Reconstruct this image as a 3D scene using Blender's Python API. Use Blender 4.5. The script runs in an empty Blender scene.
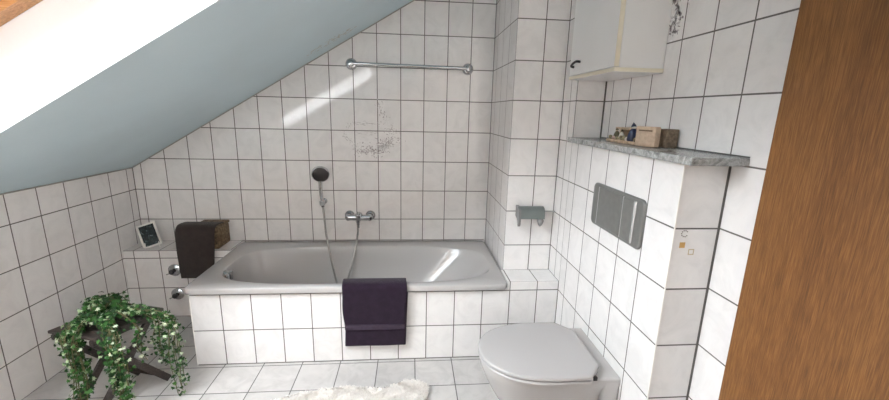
import bpy, bmesh, math, random
import numpy as np
from mathutils import Vector, Matrix
rnd = random.Random(7)
sc = bpy.context.scene
COL = sc.collection

# ------------------------------------------------------------------ camera
cam_d = bpy.data.cameras.new('camera')
cam = bpy.data.objects.new('camera', cam_d); COL.objects.link(cam)
cam_d.sensor_fit = 'HORIZONTAL'; cam_d.sensor_width = 36.0
cam_d.lens = 388.675 / 889 * 36.0
cam_d.clip_start = 0.02
_r = Vector((0.99629913, -0.08274819, 0.02325454))
_u = Vector((-0.00436751, 0.22146147, 0.97515934))
_f = Vector((0.08584266, 0.97165197, -0.22028046))
cam.matrix_world = Matrix(((_r.x, _u.x, -_f.x, 1.71911884), (_r.y, _u.y, -_f.y, -2.61798649), (_r.z, _u.z, -_f.z, 1.33066579), (0, 0, 0, 1)))
sc.camera = cam

# ------------------------------------------------------------------ sky, daylight through the roof window, exposure
sc.view_settings.view_transform = 'Standard'
sc.view_settings.look = 'None'
sc.view_settings.gamma = 1.0
sc.view_settings.use_curve_mapping = False
sc.view_settings.exposure = 0.52
sc.cycles.max_bounces = 16; sc.cycles.diffuse_bounces = 10; sc.cycles.glossy_bounces = 5
w = bpy.data.worlds.new('sky'); sc.world = w; w.use_nodes = True
bg = w.node_tree.nodes['Background']
bg.inputs[0].default_value = (0.93, 0.96, 1.0, 1)
bg.inputs[1].default_value = 18.0
sun = bpy.data.lights.new('sun', 'SUN'); sun.energy = 105; sun.angle = math.radians(1.5); sun.color = (1.0, .985, .97)
suno = bpy.data.objects.new('sun', sun); COL.objects.link(suno)
suno.rotation_euler = Vector((-.38, .60, .74)).to_track_quat('Z', 'Y').to_euler()
hl = bpy.data.lights.new('hall_fill_light', 'AREA'); hl.shape = 'RECTANGLE'; hl.size = 1.2; hl.size_y = 1.7  # added fill light out of view, brightens the room by bounce
hl.energy = 95; hl.color = (1.0, .985, .97)
hlo = bpy.data.objects.new('hall_fill_light', hl); COL.objects.link(hlo); hlo.location = (4.55, -3.45, 1.3)
hlo.rotation_euler = Vector((1, .0, .1)).to_track_quat('Z', 'Y').to_euler()
SL = 0.594                                  # slope of the roof
TH = math.atan(SL); CT, ST = math.cos(TH), math.sin(TH)
def roof_z(x): return 0.973 + SL * x
SKX0, SKX1, SKY0, SKY1 = 0.16, 1.36, -2.23, -1.278
pl = bpy.data.lights.new('skylight_daylight', 'AREA'); pl.shape = 'RECTANGLE'
plo = bpy.data.objects.new('skylight_daylight', pl); COL.objects.link(plo)
xm = (SKX0 + SKX1) / 2
plo.location = Vector((xm, (SKY0 + SKY1) / 2, roof_z(xm))) + Vector((-ST, 0, CT)) * 0.33
plo.matrix_world = Matrix.Translation(plo.location) @ Matrix(((CT, 0, -ST, 0), (0, 1, 0, 0), (ST, 0, CT, 0), (0, 0, 0, 1)))
pl.size = (SKX1 - SKX0) / CT; pl.size_y = SKY1 - SKY0
pl.energy = 10
pl.cycles.is_portal = True

# ------------------------------------------------------------------ node helpers
def new_mat(name):
    m = bpy.data.materials.new(name); m.use_nodes = True
    nt = m.node_tree; b = nt.nodes['Principled BSDF']
    return m, nt, b
def math_node(nt, op, a, b=None, c=None):
    n = nt.nodes.new('ShaderNodeMath'); n.operation = op
    for i, v in enumerate((a, b, c)):
        if v is None: continue
        if isinstance(v, (int, float)): n.inputs[i].default_value = v
        else: nt.links.new(v, n.inputs[i])
    return n.outputs[0]
def noise(nt, scale, detail=2, rough=.5, vec=None, dist=0):
    n = nt.nodes.new('ShaderNodeTexNoise'); n.inputs['Scale'].default_value = scale
    n.inputs['Detail'].default_value = detail; n.inputs['Roughness'].default_value = rough
    n.inputs['Distortion'].default_value = dist
    if vec is not None: nt.links.new(vec, n.inputs['Vector'])
    return n.outputs['Fac']
def ramp(nt, fac, stops):
    n = nt.nodes.new('ShaderNodeValToRGB'); cr = n.color_ramp
    while len(cr.elements) < len(stops): cr.elements.new(.5)
    for e, (p, c) in zip(cr.elements, stops): e.position = p; e.color = (*c, 1)
    nt.links.new(fac, n.inputs[0]); return n.outputs[0]
def mix(nt, fac, a, b, typ='MIX'):
    n = nt.nodes.new('ShaderNodeMix'); n.data_type = 'RGBA'; n.blend_type = typ
    for i, v in ((0, fac), (6, a), (7, b)):
        if isinstance(v, (int, float)): n.inputs[i].default_value = v
        elif isinstance(v, tuple): n.inputs[i].default_value = (*v, 1)
        else: nt.links.new(v, n.inputs[i])
    return n.outputs[2]
def bump(nt, b, h, strength, dist=.002):
    n = nt.nodes.new('ShaderNodeBump'); n.inputs['Strength'].default_value = strength; n.inputs['Distance'].default_value = dist
    nt.links.new(h, n.inputs['Height']); nt.links.new(n.outputs[0], b.inputs['Normal'])
def position(nt):
    g = nt.nodes.new('ShaderNodeNewGeometry'); return g.outputs['Position']
def plain(name, col, rough=.5, metal=0, nscale=None, namt=.1, bmp=0, bscale=200, spec=None):
    m, nt, b = new_mat(name)
    b.inputs['Roughness'].default_value = rough; b.inputs['Metallic'].default_value = metal
    if spec is not None: b.inputs['Specular IOR Level'].default_value = spec
    f = noise(nt, nscale or 12, 3, vec=position(nt))
    lo = tuple(c * (1 - namt) for c in col); hi = tuple(min(1, c * (1 + namt)) for c in col)
    nt.links.new(ramp(nt, f, [(.3, lo), (.7, hi)]), b.inputs['Base Color'])
    if bmp: bump(nt, b, noise(nt, bscale, 2, vec=position(nt)), bmp)
    return m

def tile_mat(name, axes, offs, pitch, extra=(), col=(.80, .775, .765), grout=(.12, .108, .10), gw=.0050, rough=.06, vein=.06, wide=None):
    """glazed tiles laid in a grid; axes = two of 'XYZ', extra = [(axis, coordinate, half width)]"""
    m, nt, b = new_mat(name)
    pos = position(nt)
    sep = nt.nodes.new('ShaderNodeSeparateXYZ'); nt.links.new(pos, sep.inputs[0])
    masks = []; ids = []
    for a, o, p in zip(axes, offs, pitch):
        t = math_node(nt, 'DIVIDE', math_node(nt, 'SUBTRACT', sep.outputs[a], o), p)
        pp = math_node(nt, 'PINGPONG', t, .5)
        masks.append(math_node(nt, 'LESS_THAN', pp, gw / 2 / p))
        ids.append(math_node(nt, 'FLOOR', t))
    for a, c, hw in extra:
        masks.append(math_node(nt, 'LESS_THAN', math_node(nt, 'ABSOLUTE', math_node(nt, 'SUBTRACT', sep.outputs[a], c)), hw))
    g = masks[0]
    for k in masks[1:]: g = math_node(nt, 'MAXIMUM', g, k)
    cmb = nt.nodes.new('ShaderNodeCombineXYZ'); nt.links.new(ids[0], cmb.inputs[0]); nt.links.new(ids[1], cmb.inputs[1])
    wn = nt.nodes.new('ShaderNodeTexWhiteNoise'); wn.noise_dimensions = '3D'; nt.links.new(cmb.outputs[0], wn.inputs['Vector'])
    # marbling, shifted per tile
    va = nt.nodes.new('ShaderNodeVectorMath'); va.operation = 'MULTIPLY_ADD'
    nt.links.new(wn.outputs['Color'], va.inputs[0]); va.inputs[1].default_value = (9, 9, 9); nt.links.new(pos, va.inputs[2])
    f1 = noise(nt, 9, 5, .65, va.outputs[0], 1.2)
    c1 = tuple(c * (1 - vein) for c in col); c2 = tuple(min(1, c * (1 + vein * .5)) for c in col)
    tint = ramp(nt, f1, [(.36, c1), (.52, col), (.66, c2)])
    per = math_node(nt, 'MULTIPLY_ADD', wn.outputs['Value'], .05, .965)
    cm = nt.nodes.new('ShaderNodeCombineXYZ')
    for i in range(3): nt.links.new(per, cm.inputs[i])
    tint = mix(nt, 1.0, tint, cm.outputs[0], 'MULTIPLY')
    nt.links.new(mix(nt, g, tint, grout), b.inputs['Base Color'])
    nt.links.new(math_node(nt, 'MULTIPLY_ADD', g, .6, rough), b.inputs['Roughness'])
    h = math_node(nt, 'ADD', math_node(nt, 'MULTIPLY', noise(nt, 22, 3, .5, va.outputs[0]), .45), math_node(nt, 'MULTIPLY', g, -1.0))
    bump(nt, b, h, .40, .0010)
    return m

# ------------------------------------------------------------------ mesh helpers
def link(name, me, mat, parent=None):
    o = bpy.data.objects.new(name, me); COL.objects.link(o)
    if mat is not None and len(me.materials) == 0: me.materials.append(mat)
    if parent is not None:
        o.parent = parent
        base = Vector((0, 0, 0)); q = parent
        while q is not None: base = base + q.location; q = q.parent
        if not me.get('local'): me.transform(Matrix.Translation(-base))
    return o
def obj(name, bm, mat, parent=None, smooth=False, angle=None):
    me = bpy.data.meshes.new(name)
    bmesh.ops.recalc_face_normals(bm, faces=bm.faces)
    bm.to_mesh(me); bm.free()
    if smooth:
        for p in me.polygons: p.use_smooth = True
        if angle is not None:
            try: me.set_sharp_from_angle(angle=math.radians(angle))
            except Exception: pass
    o = link(name, me, mat, parent)
    return o
def thing(name, loc, label=None, cat=None, group=None):
    o = bpy.data.objects.new(name, None); COL.objects.link(o); o.location = loc; o.empty_display_size = .05
    tag(o, label, cat, group); return o
def tag(o, label=None, cat=None, group=None, kind=None):
    if label: o['label'] = label
    if cat: o['category'] = cat
    if group: o['group'] = group
    if kind: o['kind'] = kind
    return o
def struct(name, bm, mat, parent=None, smooth=False, angle=None):
    o = obj(name, bm, mat, parent, smooth, angle); o['kind'] = 'structure'; return o
def add_box(bm, lo, hi, bev=0, seg=2, M=None):
    lo = Vector(lo); hi = Vector(hi)
    t = bmesh.new(); r = bmesh.ops.create_cube(t, size=1)
    bmesh.ops.scale(t, vec=hi - lo, verts=t.verts)
    if bev: bmesh.ops.bevel(t, geom=list(t.edges), offset=bev, segments=seg, affect='EDGES', profile=.5)
    bmesh.ops.translate(t, vec=(lo + hi) / 2, verts=t.verts)
    if M is not None: bmesh.ops.transform(t, matrix=M, verts=t.verts)
    merge(bm, t)
def merge(bm, t):
    me = bpy.data.meshes.new('tmp'); t.to_mesh(me); t.free(); bm.from_mesh(me); bpy.data.meshes.remove(me)
def box(lo, hi, bev=0, seg=2, M=None):
    bm = bmesh.new(); add_box(bm, lo, hi, bev, seg, M); return bm
def frame_of(d):
    d = d.normalized(); a = Vector((0, 0, 1)) if abs(d.z) < .9 else Vector((1, 0, 0))
    x = d.cross(a).normalized(); y = d.cross(x).normalized(); return x, y, d
def lathe(bm, origin, axis, prof, n=32):
    """prof = [(radius, height along axis)]"""
    x, y, d = frame_of(Vector(axis)); o = Vector(origin); rings = []
    for r, h in prof:
        if r < 1e-6: rings.append([bm.verts.new(o + d * h)])
        else: rings.append([bm.verts.new(o + d * h + (x * math.cos(2 * math.pi * k / n) + y * math.sin(2 * math.pi * k / n)) * r) for k in range(n)])
    for a, b in zip(rings, rings[1:]):
        for k in range(n):
            k2 = (k + 1) % n
            if len(a) == 1 and len(b) == 1: continue
            if len(a) == 1: bm.faces.new((a[0], b[k], b[k2]))
            elif len(b) == 1: bm.faces.new((a[k], b[0], a[k2]))
            else: bm.faces.new((a[k], b[k], b[k2], a[k2]))
    if len(rings[0]) > 1: bm.faces.new(rings[0])
    if len(rings[-1]) > 1: bm.faces.new(rings[-1][::-1])
def catmull(pts, n=8):
    P = [Vector(p) for p in pts]; P = [2 * P[0] - P[1]] + P + [2 * P[-1] - P[-2]]; out = []
    for i in range(1, len(P) - 2):
        for k in range(n):
            t = k / n; a, b, c, d = P[i - 1], P[i], P[i + 1], P[i + 2]
            out.append(.5 * ((2 * b) + (c - a) * t + (2 * a - 5 * b + 4 * c - d) * t * t + (3 * b - a - 3 * c + d) * t ** 3))
    out.append(P[-2]); return out
def tube(bm, pts, r, n=10, smooth_n=0, r2=None):
    P = catmull(pts, smooth_n) if smooth_n else [Vector(p) for p in pts]
    rings = []; prev = None
    for i, p in enumerate(P):
        d = (P[min(i + 1, len(P) - 1)] - P[max(i - 1, 0)]).normalized()
        if prev is None: x, y, _ = frame_of(d)
        else:
            x = (prev - d * prev.dot(d)).normalized(); y = d.cross(x)
        prev = x
        rr = r if r2 is None else r + (r2 - r) * i / (len(P) - 1)
        rings.append([bm.verts.new(p + (x * math.cos(2 * math.pi * k / n) + y * math.sin(2 * math.pi * k / n)) * rr) for k in range(n)])
    for a, b in zip(rings, rings[1:]):
        for k in range(n): bm.faces.new((a[k], a[(k + 1) % n], b[(k + 1) % n], b[k]))
    bm.faces.new(rings[0][::-1]); bm.faces.new(rings[-1])
def loft(bm, rings, cap0=True, cap1=True):
    R = [[bm.verts.new(p) for p in r] for r in rings]; n = len(R[0])
    for a, b in zip(R, R[1:]):
        for k in range(n): bm.faces.new((a[k], a[(k + 1) % n], b[(k + 1) % n], b[k]))
    if cap0: bm.faces.new(R[0][::-1])
    if cap1: bm.faces.new(R[-1])
def bar(bm, a, b, wdt, thk, up=(0, 0, 1)):
    a = Vector(a); b = Vector(b); d = (b - a); L = d.length; d.normalize()
    s = d.cross(Vector(up)).normalized(); u = s.cross(d)
    M = Matrix(((d.x, s.x, u.x, a.x), (d.y, s.y, u.y, a.y), (d.z, s.z, u.z, a.z), (0, 0, 0, 1)))
    add_box(bm, (0, -wdt / 2, -thk / 2), (L, wdt / 2, thk / 2), .0025, 1, M)

# ------------------------------------------------------------------ materials
XL, XR, XP, XW = -0.052, 2.25, 2.522, 2.670      # left wall, chase side, prewall, right wall
YA, YB, YE, YL = -0.549, -0.716, -1.542, -0.714  # chase front, upper chase front, prewall end, tub front
YREAR = -4.20
X_, Y_, Z_ = 'X', 'Y', 'Z'
J = .0022
m_back = tile_mat('tiles_back', (X_, Z_), (0, 0), (.15, .2), [(X_, XR - .001, J), (X_, XL, .003)])
m_chase = tile_mat('tiles_chase', (X_, Z_), (2.398, 0), (.15, .2), [(X_, XP - .001, .003), (X_, XR, .001)])
m_return = tile_mat('tiles_return', (Y_, Z_), (YA, 0), (.15, .2), [(Y_, YA, .0012)])
m_pre = tile_mat('tiles_prewall', (Y_, Z_), (YE, 0), (.15, .2), [(Y_, YB, .0015), (Y_, YE, .0015)])
m_end = tile_mat('tiles_prewall_end', (X_, Z_), (XP - .0005, 0), (.30, .2), [(X_, XW - .003, .0055)])
m_right = tile_mat('tiles_right', (Y_, Z_), (-1.530, 0), (.15, .2), [])
m_left = tile_mat('tiles_left', (Y_, Z_), (-.208, 0), (.15, .2), [(Y_, 0, .003)])
m_tubp = tile_mat('tiles_tub', (X_, Z_), (.6035, 0), (.15, .2), [(X_, XP - .001, .002), (Z_, .002, .003)])
m_ledgef = tile_mat('tiles_ledge', (X_, Z_), (.008, 0), (.15, .2), [(Z_, .449, .0015)])
m_ledget = tile_mat('tiles_ledge_top', (X_, Y_), (.008, -.192), (.15, .3), [(Y_, -.003, .003), (Y_, -.192, .001)])
m_ledger = tile_mat('tiles_ledge_right', (X_, Y_), (2.4035, YL), (.15, .3), [(Y_, YA - .001, .002), (X_, XP - .001, .002), (Y_, YL, .001), (X_, XR + .002, .002)])
m_floor = tile_mat('tiles_floor', (X_, Y_), (.7438, -.9356), (.2, .2), [], col=(.52, .495, .48), grout=(.13, .125, .12), rough=.28, vein=.12, gw=.005)
m_paint = plain('slope_paint', (.57, .685, .74), .75, 0, 3, .03, .25, 90)
def add_stain(m, c, rad, col):
    nt = m.node_tree; b = nt.nodes['Principled BSDF']; pos = position(nt)
    v = nt.nodes.new('ShaderNodeVectorMath'); v.operation = 'SUBTRACT'; nt.links.new(pos, v.inputs[0]); v.inputs[1].default_value = c
    v2 = nt.nodes.new('ShaderNodeVectorMath'); v2.operation = 'DIVIDE'; nt.links.new(v.outputs[0], v2.inputs[0]); v2.inputs[1].default_value = rad
    l = nt.nodes.new('ShaderNodeVectorMath'); l.operation = 'LENGTH'; nt.links.new(v2.outputs[0], l.inputs[0])
    inside_ = math_node(nt, 'SUBTRACT', 1.0, l.outputs['Value']); n = noise(nt, 38, 4, .7, pos)
    k = math_node(nt, 'MULTIPLY', math_node(nt, 'GREATER_THAN', inside_, 0.0), math_node(nt, 'MULTIPLY', math_node(nt, 'GREATER_THAN', n, .54), .55))
    src = b.inputs['Base Color'].links[0].from_socket
    nt.links.new(mix(nt, k, src, col), b.inputs['Base Color'])
add_stain(m_paint, (1.25, -.17, roof_z(1.25)), (.20, .05, .14), (.42, .36, .28))
m_white = plain('white_paint', (.82, .83, .85), .7, 0, 3, .02, .3, 60)
m_plaster = plain('plaster', (.82, .80, .78), .8, 0, 3, .03, .2, 80)
m_tub = plain('grey_enamel', (.45, .43, .42), .12, 0, 5, .01)
m_ceramic = plain('grey_ceramic', (.45, .43, .42), .10, 0, 5, .01)
m_seat = plain('grey_seat_plastic', (.43, .412, .408), .25, 0, 5, .01)
m_chrome = plain('chrome', (.48, .49, .50), .14, 1, 20, .02)
m_chrome_d = plain('dull_chrome', (.42, .43, .43), .30, 1, 20, .05)
m_black = plain('black_rubber', (.018, .017, .018), .35, 0, 20, .1)
m_pine = None

def wood_mat(name, c1, c2, c3, scale=1.0, rough=.45, axis='Z', glow=1):
    m, nt, b = new_mat(name)
    pos = position(nt)
    mp = nt.nodes.new('ShaderNodeMapping'); nt.links.new(pos, mp.inputs[0])
    s = {'Z': (1, 1, .035), 'X': (.035, 1, 1), 'Y': (1, .035, 1)}[axis]
    mp.inputs['Scale'].default_value = tuple(v * scale for v in s)
    fine = noise(nt, 170, 4, .65, mp.outputs[0], .2)
    broad = noise(nt, 7, 3, .5, mp.outputs[0], .6)
    wv = math_node(nt, 'ADD', math_node(nt, 'MULTIPLY', fine, .75), math_node(nt, 'MULTIPLY', broad, .25))
    nt.links.new(ramp(nt, wv, [(.38, c1), (.5, c2), (.62, c3)]), b.inputs['Base Color'])
    b.inputs['Roughness'].default_value = rough
    bump(nt, b, fine, .15, .001)
    return m
m_oak = wood_mat('oak_veneer', (.118, .042, .008), (.182, .071, .015), (.255, .110, .028), scale=2.9, rough=.55)
m_pine = wood_mat('pine', (.26, .11, .035), (.38, .175, .06), (.50, .26, .11), rough=.4, axis='X')
m_dark = wood_mat('dark_stained_wood', (.018, .012, .010), (.034, .024, .020), (.06, .044, .038), rough=.55, axis='X')

def marble():
    m, nt, b = new_mat('grey_marble'); pos = position(nt)
    f = noise(nt, 26, 7, .7, pos, 2.2)
    nt.links.new(ramp(nt, f, [(.33, (.15, .15, .15)), (.48, (.30, .30, .295)), (.58, (.40, .40, .39)), (.72, (.62, .62, .61))]), b.inputs['Base Color'])
    b.inputs['Roughness'].default_value = .22
    return m
m_marble = marble()

# ------------------------------------------------------------------ room shell
def quad(bm, *p): return bm.faces.new([bm.verts.new(q) for q in p])
ZT = 2.35                                     # flat ceiling height
XC = (ZT - .973) / SL                         # where the slope meets it
T = .12
struct('floor', box((XL - T, -2.25, -.1), (XW + T, T, 0)), m_floor)
struct('floor_added_hall', box((XL - T, YREAR - T, -.1), (4.7, -2.2505, 0)), wood_mat('added_dark_floor', (.03, .018, .01), (.05, .03, .018), (.07, .045, .028), rough=.6, axis='Y'))  # unseen dark floor added to dim the sun patch mirrored in the tiles
zk = roof_z(XL)
bm = box((XL - T, YREAR, 0), (XL, 0, zk - .004)); struct('wall_left', bm, m_left)
def prism_xz(poly, y0, y1):
    bm = bmesh.new(); a = [bm.verts.new((x, y0, z)) for x, z in poly]; b = [bm.verts.new((x, y1, z)) for x, z in poly]
    n = len(poly); bm.faces.new(a); bm.faces.new(b[::-1])
    for k in range(n): bm.faces.new((a[k], b[k], b[(k + 1) % n], a[(k + 1) % n]))
    return bm
gable = [(XL - T, 0), (XW + T, 0), (XW + T, ZT), (XC, ZT), (XL - T, roof_z(XL - T))]
struct('wall_back', prism_xz(gable, 0, T), m_back)
struct('wall_rear', prism_xz(gable, YREAR - T, YREAR), m_plaster)
struct('wall_right', box((XW, -2.80, 0), (XW + T, 0, ZT)), m_right)
struct('wall_added_hall_front', box((XW + T, -2.80, 0), (4.6, -2.68, ZT)), m_plaster)  # unseen side hall added to enclose the fill light and bounce it in
struct('wall_added_hall_right', box((4.6, YREAR - T, 0), (4.7, -2.68, ZT)), m_plaster)
struct('wall_added_hall_rear', box((XW + T, YREAR - T, 0), (4.6, YREAR, ZT)), m_plaster)
struct('ceiling_added_hall', box((XW + T, YREAR - T, ZT), (4.7, -2.68, ZT + T)), m_plaster)
struct('ceiling', box((XC, YREAR - T, ZT), (XW + T, T, ZT + T)), m_plaster)
# sloping ceiling: a 24 cm thick roof slab with the opening of the skylight cut through it
bm = bmesh.new(); RD = .235
def rp(x, y, h): return Vector((x, y, roof_z(x))) + Vector((-ST, 0, CT)) * h
xs = [XL - .10, SKX0, SKX1, XC + .06]; ys = [YREAR - T, SKY0, SKY1, T]
for h in (0, RD):
    for i in range(3):
        for j in range(3):
            if i == 1 and j == 1: continue
            quad(bm, rp(xs[i], ys[j], h), rp(xs[i + 1], ys[j], h), rp(xs[i + 1], ys[j + 1], h), rp(xs[i], ys[j + 1], h))
for (xa, ya), (xb, yb) in (((xs[0], ys[0]), (xs[3], ys[0])), ((xs[3], ys[0]), (xs[3], ys[3])), ((xs[3], ys[3]), (xs[0], ys[3])), ((xs[0], ys[3]), (xs[0], ys[0]))):
    quad(bm, rp(xa, ya, 0), rp(xb, yb, 0), rp(xb, yb, RD), rp(xa, ya, RD))
bmesh.ops.remove_doubles(bm, verts=bm.verts, dist=1e-5)
struct('ceiling_slope', bm, m_paint)
# a grey caulk bead where the slope meets the tiles
bm = bmesh.new(); tube(bm, [rp(XL + .004, -.002, -.003), rp(XC - .02, -.002, -.003)], .0035, 6)
tube(bm, [Vector((XL + .002, -.002, zk - .003)), Vector((XL + .002, YREAR + .01, zk - .003))], .0035, 6)
struct('trim_1', bm, plain('caulk', (.33, .33, .30), .6))
# skylight: painted lining of the opening, pine frame, glass
win = thing('window_1', rp(xm, (SKY0 + SKY1) / 2, RD)); win['kind'] = 'structure'
def ring_box(x0, x1, y0, y1, wd, h0, h1):
    bm = bmesh.new()
    def slab(xa, xb, ya, yb):
        P = [rp(xa, ya, h0), rp(xb, ya, h0), rp(xb, yb, h0), rp(xa, yb, h0), rp(xa, ya, h1), rp(xb, ya, h1), rp(xb, yb, h1), rp(xa, yb, h1)]
        v = [bm.verts.new(p) for p in P]
        for f in ((0, 3, 2, 1), (4, 5, 6, 7), (0, 1, 5, 4), (1, 2, 6, 5), (2, 3, 7, 6), (3, 0, 4, 7)): bm.faces.new([v[i] for i in f])
    slab(x0, x1, y0, y0 + wd); slab(x0, x1, y1 - wd, y1); slab(x0, x0 + wd * CT, y0 + wd, y1 - wd); slab(x1 - wd * CT, x1, y0 + wd, y1 - wd)
    return bm
struct('window_lining', ring_box(SKX0 - .010, SKX1 + .010, SKY0 - .010, SKY1 + .010, .010, .0004, RD - .001), m_white, win)
struct('window_frame', ring_box(SKX0 - .03, SKX1 + .03, SKY0 - .03, SKY1 + .035, .085, RD, RD + .05), m_pine, win)
struct('window_sash', ring_box(SKX0 + .03, SKX1 - .03, SKY0 + .055, SKY1 - .055, .055, RD + .03, RD + .09), m_pine, win)
mg, nt, b = new_mat('window_glass'); b.inputs['Transmission Weight'].default_value = 1; b.inputs['Roughness'].default_value = 0; b.inputs['IOR'].default_value = 1.45
gl = bmesh.new()
for h in (RD + .060, RD + .064):
    quad(gl, rp(SKX0 + .07, SKY0 + .10, h), rp(SKX1 - .07, SKY0 + .10, h), rp(SKX1 - .07, SKY1 - .10, h), rp(SKX0 + .07, SKY1 - .10, h))
# thin architectural glass: mostly see-through, a little mirror
nt.nodes.remove(b)
tr = nt.nodes.new('ShaderNodeBsdfTransparent'); gs = nt.nodes.new('ShaderNodeBsdfGlossy'); gs.inputs['Roughness'].default_value = 0.0
mx = nt.nodes.new('ShaderNodeMixShader'); fr = nt.nodes.new('ShaderNodeFresnel'); fr.inputs[0].default_value = 1.35
nt.links.new(fr.outputs[0], mx.inputs[0]); nt.links.new(tr.outputs[0], mx.inputs[1]); nt.links.new(gs.outputs[0], mx.inputs[2])
nt.links.new(mx.outputs[0], nt.nodes['Material Output'].inputs[0])
tr.inputs[0].default_value = (.93, .95, .95, 1)
struct('window_pane', gl, mg, win)

# chase in the corner: full-height boxed pipes, two depths
def sided_box(lo, hi, mats):
    """box with its own tile layout per facing direction; mats: dict of face axis -> material"""
    bm = box(lo, hi); me = bpy.data.meshes.new('m')
    ms = list(dict.fromkeys(mats.values()))
    bmesh.ops.recalc_face_normals(bm, faces=bm.faces)
    for f in bm.faces:
        n = f.normal
        k = 'x' if abs(n.x) > .5 else ('y' if abs(n.y) > .5 else 'z')
        f.material_index = ms.index(mats[k])
    bm.to_mesh(me); bm.free()
    for mm in ms: me.materials.append(mm)
    return me
def sstruct(name, lo, hi, mats):
    o = link(name, sided_box(lo, hi, mats), None); o.name = name; o['kind'] = 'structure'; return o
sstruct('wall_chase', (XR, YA, 0), (XW, 0, ZT), {'x': m_return, 'y': m_chase, 'z': m_plaster})
sstruct('wall_chase_corner', (XP, YB, 0), (XW, YA, ZT), {'x': m_pre, 'y': m_end, 'z': m_plaster})
sstruct('wall_prewall', (XP, YE, 0), (XW, YB, 1.2), {'x': m_pre, 'y': m_end, 'z': m_plaster})
# tiled front and ledges around the tub
struct('wall_tub_front', box((.6035, YL, 0), (2.238, YL + .03, .412)), m_tubp)
struct('wall_tub_side', box((.6035, YL + .03, 0), (.634, -.195, .412)), tile_mat('tiles_tub_side', (Y_, Z_), (YL, 0), (.15, .2)))
sstruct('wall_ledge_left', (XL, -.192, 0), (.5835, 0, .45), {'x': m_ledgef, 'y': m_ledgef, 'z': m_ledget})
sstruct('wall_ledge_right', (2.2385, YL, 0), (XP, YA, .45), {'x': m_tubp, 'y': m_tubp, 'z': m_ledger})
# white edge trims on the outer corners
m_edge = plain('edge_trim', (.80, .77, .73), .3)
bm = bmesh.new(); lathe(bm, (XP + .0005, YE + .0005, 0), (0, 0, 1), [(.0024, .001), (.0024, 1.199)], 8); struct('trim_2', bm, m_edge)
bm = bmesh.new(); lathe(bm, (.605, YL + .001, 0), (0, 0, 1), [(.003, .001), (.003, .411)], 8); struct('trim_3', bm, m_edge)

# door leaf of oak veneer standing open beside the right wall
dr = struct('door_1', box((2.60, -2.585, .008), (2.640, -1.725, 2.0), .0015, 1), m_oak)
for z in (.25, 1.75):
    bm = bmesh.new(); lathe(bm, (2.648, -2.589, z - .04), (0, 0, 1), [(.006, 0), (.006, .08)], 12); struct('hinge', bm, m_chrome_d, dr)

# ------------------------------------------------------------------ bathtub
tub = thing('bathtub', (1.4, -.37, 0), 'grey enamel bathtub built into the white tiled surround along the back wall', 'bathtub')
def supr(cx, cy, a, b, n, z, N=128, skew=0):
    out = []
    for k in range(N):
        t = 2 * math.pi * k / N; c, s = math.cos(t), math.sin(t)
        e = n
        r = (abs(c) ** e + abs(s) ** e) ** (-1 / e)
        out.append(Vector((cx + a * r * c, cy + b * r * s, z)))
    return out
X0, X1, Y0, Y1, ZR = .5845, 2.238, -.738, -.003, .445
cx, cy = (X0 + X1) / 2, (Y0 + Y1) / 2; A, B = (X1 - X0) / 2, (Y1 - Y0) / 2
def egg(x0, x1, y0, y1, z, nl, nr):
    cx = (x0 + x1) / 2; cy = (y0 + y1) / 2; a = (x1 - x0) / 2; b = (y1 - y0) / 2; out = []
    for k in range(128):
        t = 2 * math.pi * k / 128; c, s = math.cos(t), math.sin(t)
        e = nl + (nr - nl) * (c * .5 + .5)
        r = (abs(c) ** e + abs(s) ** e) ** (-1 / e)
        out.append(Vector((cx + a * r * c, cy + b * r * s, z)))
    return out
rings = [supr(cx, cy, A - .004, B - .004, 40, .4125), supr(cx, cy, A - .001, B - .001, 40, .4135), supr(cx, cy, A, B, 40, .417),
         supr(cx, cy, A, B, 40, ZR - .007), supr(cx, cy, A - .002, B - .002, 40, ZR - .002), supr(cx, cy, A - .007, B - .007, 40, ZR),
         egg(.672, 2.196, -.694, -.112, ZR - .001, 3.6, 3.3), egg(.676, 2.191, -.691, -.115, ZR - .003, 3.6, 3.3), egg(.680, 2.184, -.688, -.119, ZR - .010, 3.6, 3.3),
         egg(.687, 2.15, -.680, -.130, .40, 3.6, 3.4), egg(.712, 2.06, -.660, -.150, .31, 3, 3), egg(.738, 1.94, -.640, -.172, .21, 3.1, 3.1),
         egg(.765, 1.85, -.620, -.195, .135, 3.2, 3.2), egg(.80, 1.78, -.59, -.225, .095, 3.2, 3.2), egg(.86, 1.70, -.54, -.27, .078, 3.2, 3.2), egg(1.0, 1.5, -.45, -.36, .074, 3, 3)]
bm = bmesh.new(); loft(bm, rings, False, True)
obj('tub_shell', bm, m_tub, tub, True, 60)
ov = bmesh.new(); lathe(ov, (.6935, -.505, .412), (.97, 0, .22), [(.030, -.006), (.030, .008), (.024, .016), (.015, .022), (0, .024)], 28)
ovo = obj('overflow_knob', ov, m_chrome, tub, True, 35)
ov = bmesh.new(); add_box(ov, (.712, -.509, .392), (.730, -.499, .442), .004, 2); obj('handle', ov, m_chrome, ovo, True, 35)
bm = bmesh.new(); lathe(bm, (1.02, -.405, .0755), (0, 0, 1), [(.03, 0), (.03, .003), (.024, .005), (0, .006)], 24); obj('drain', bm, m_chrome, tub, True, 35)
# sealing strip between rim and wall
bm = bmesh.new(); tube(bm, [(X0, -.0025, ZR + .0035), (X1, -.0025, ZR + .0035)], .004, 6); struct('trim_4', bm, plain('sealant', (.30, .28, .27), .5))

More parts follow.
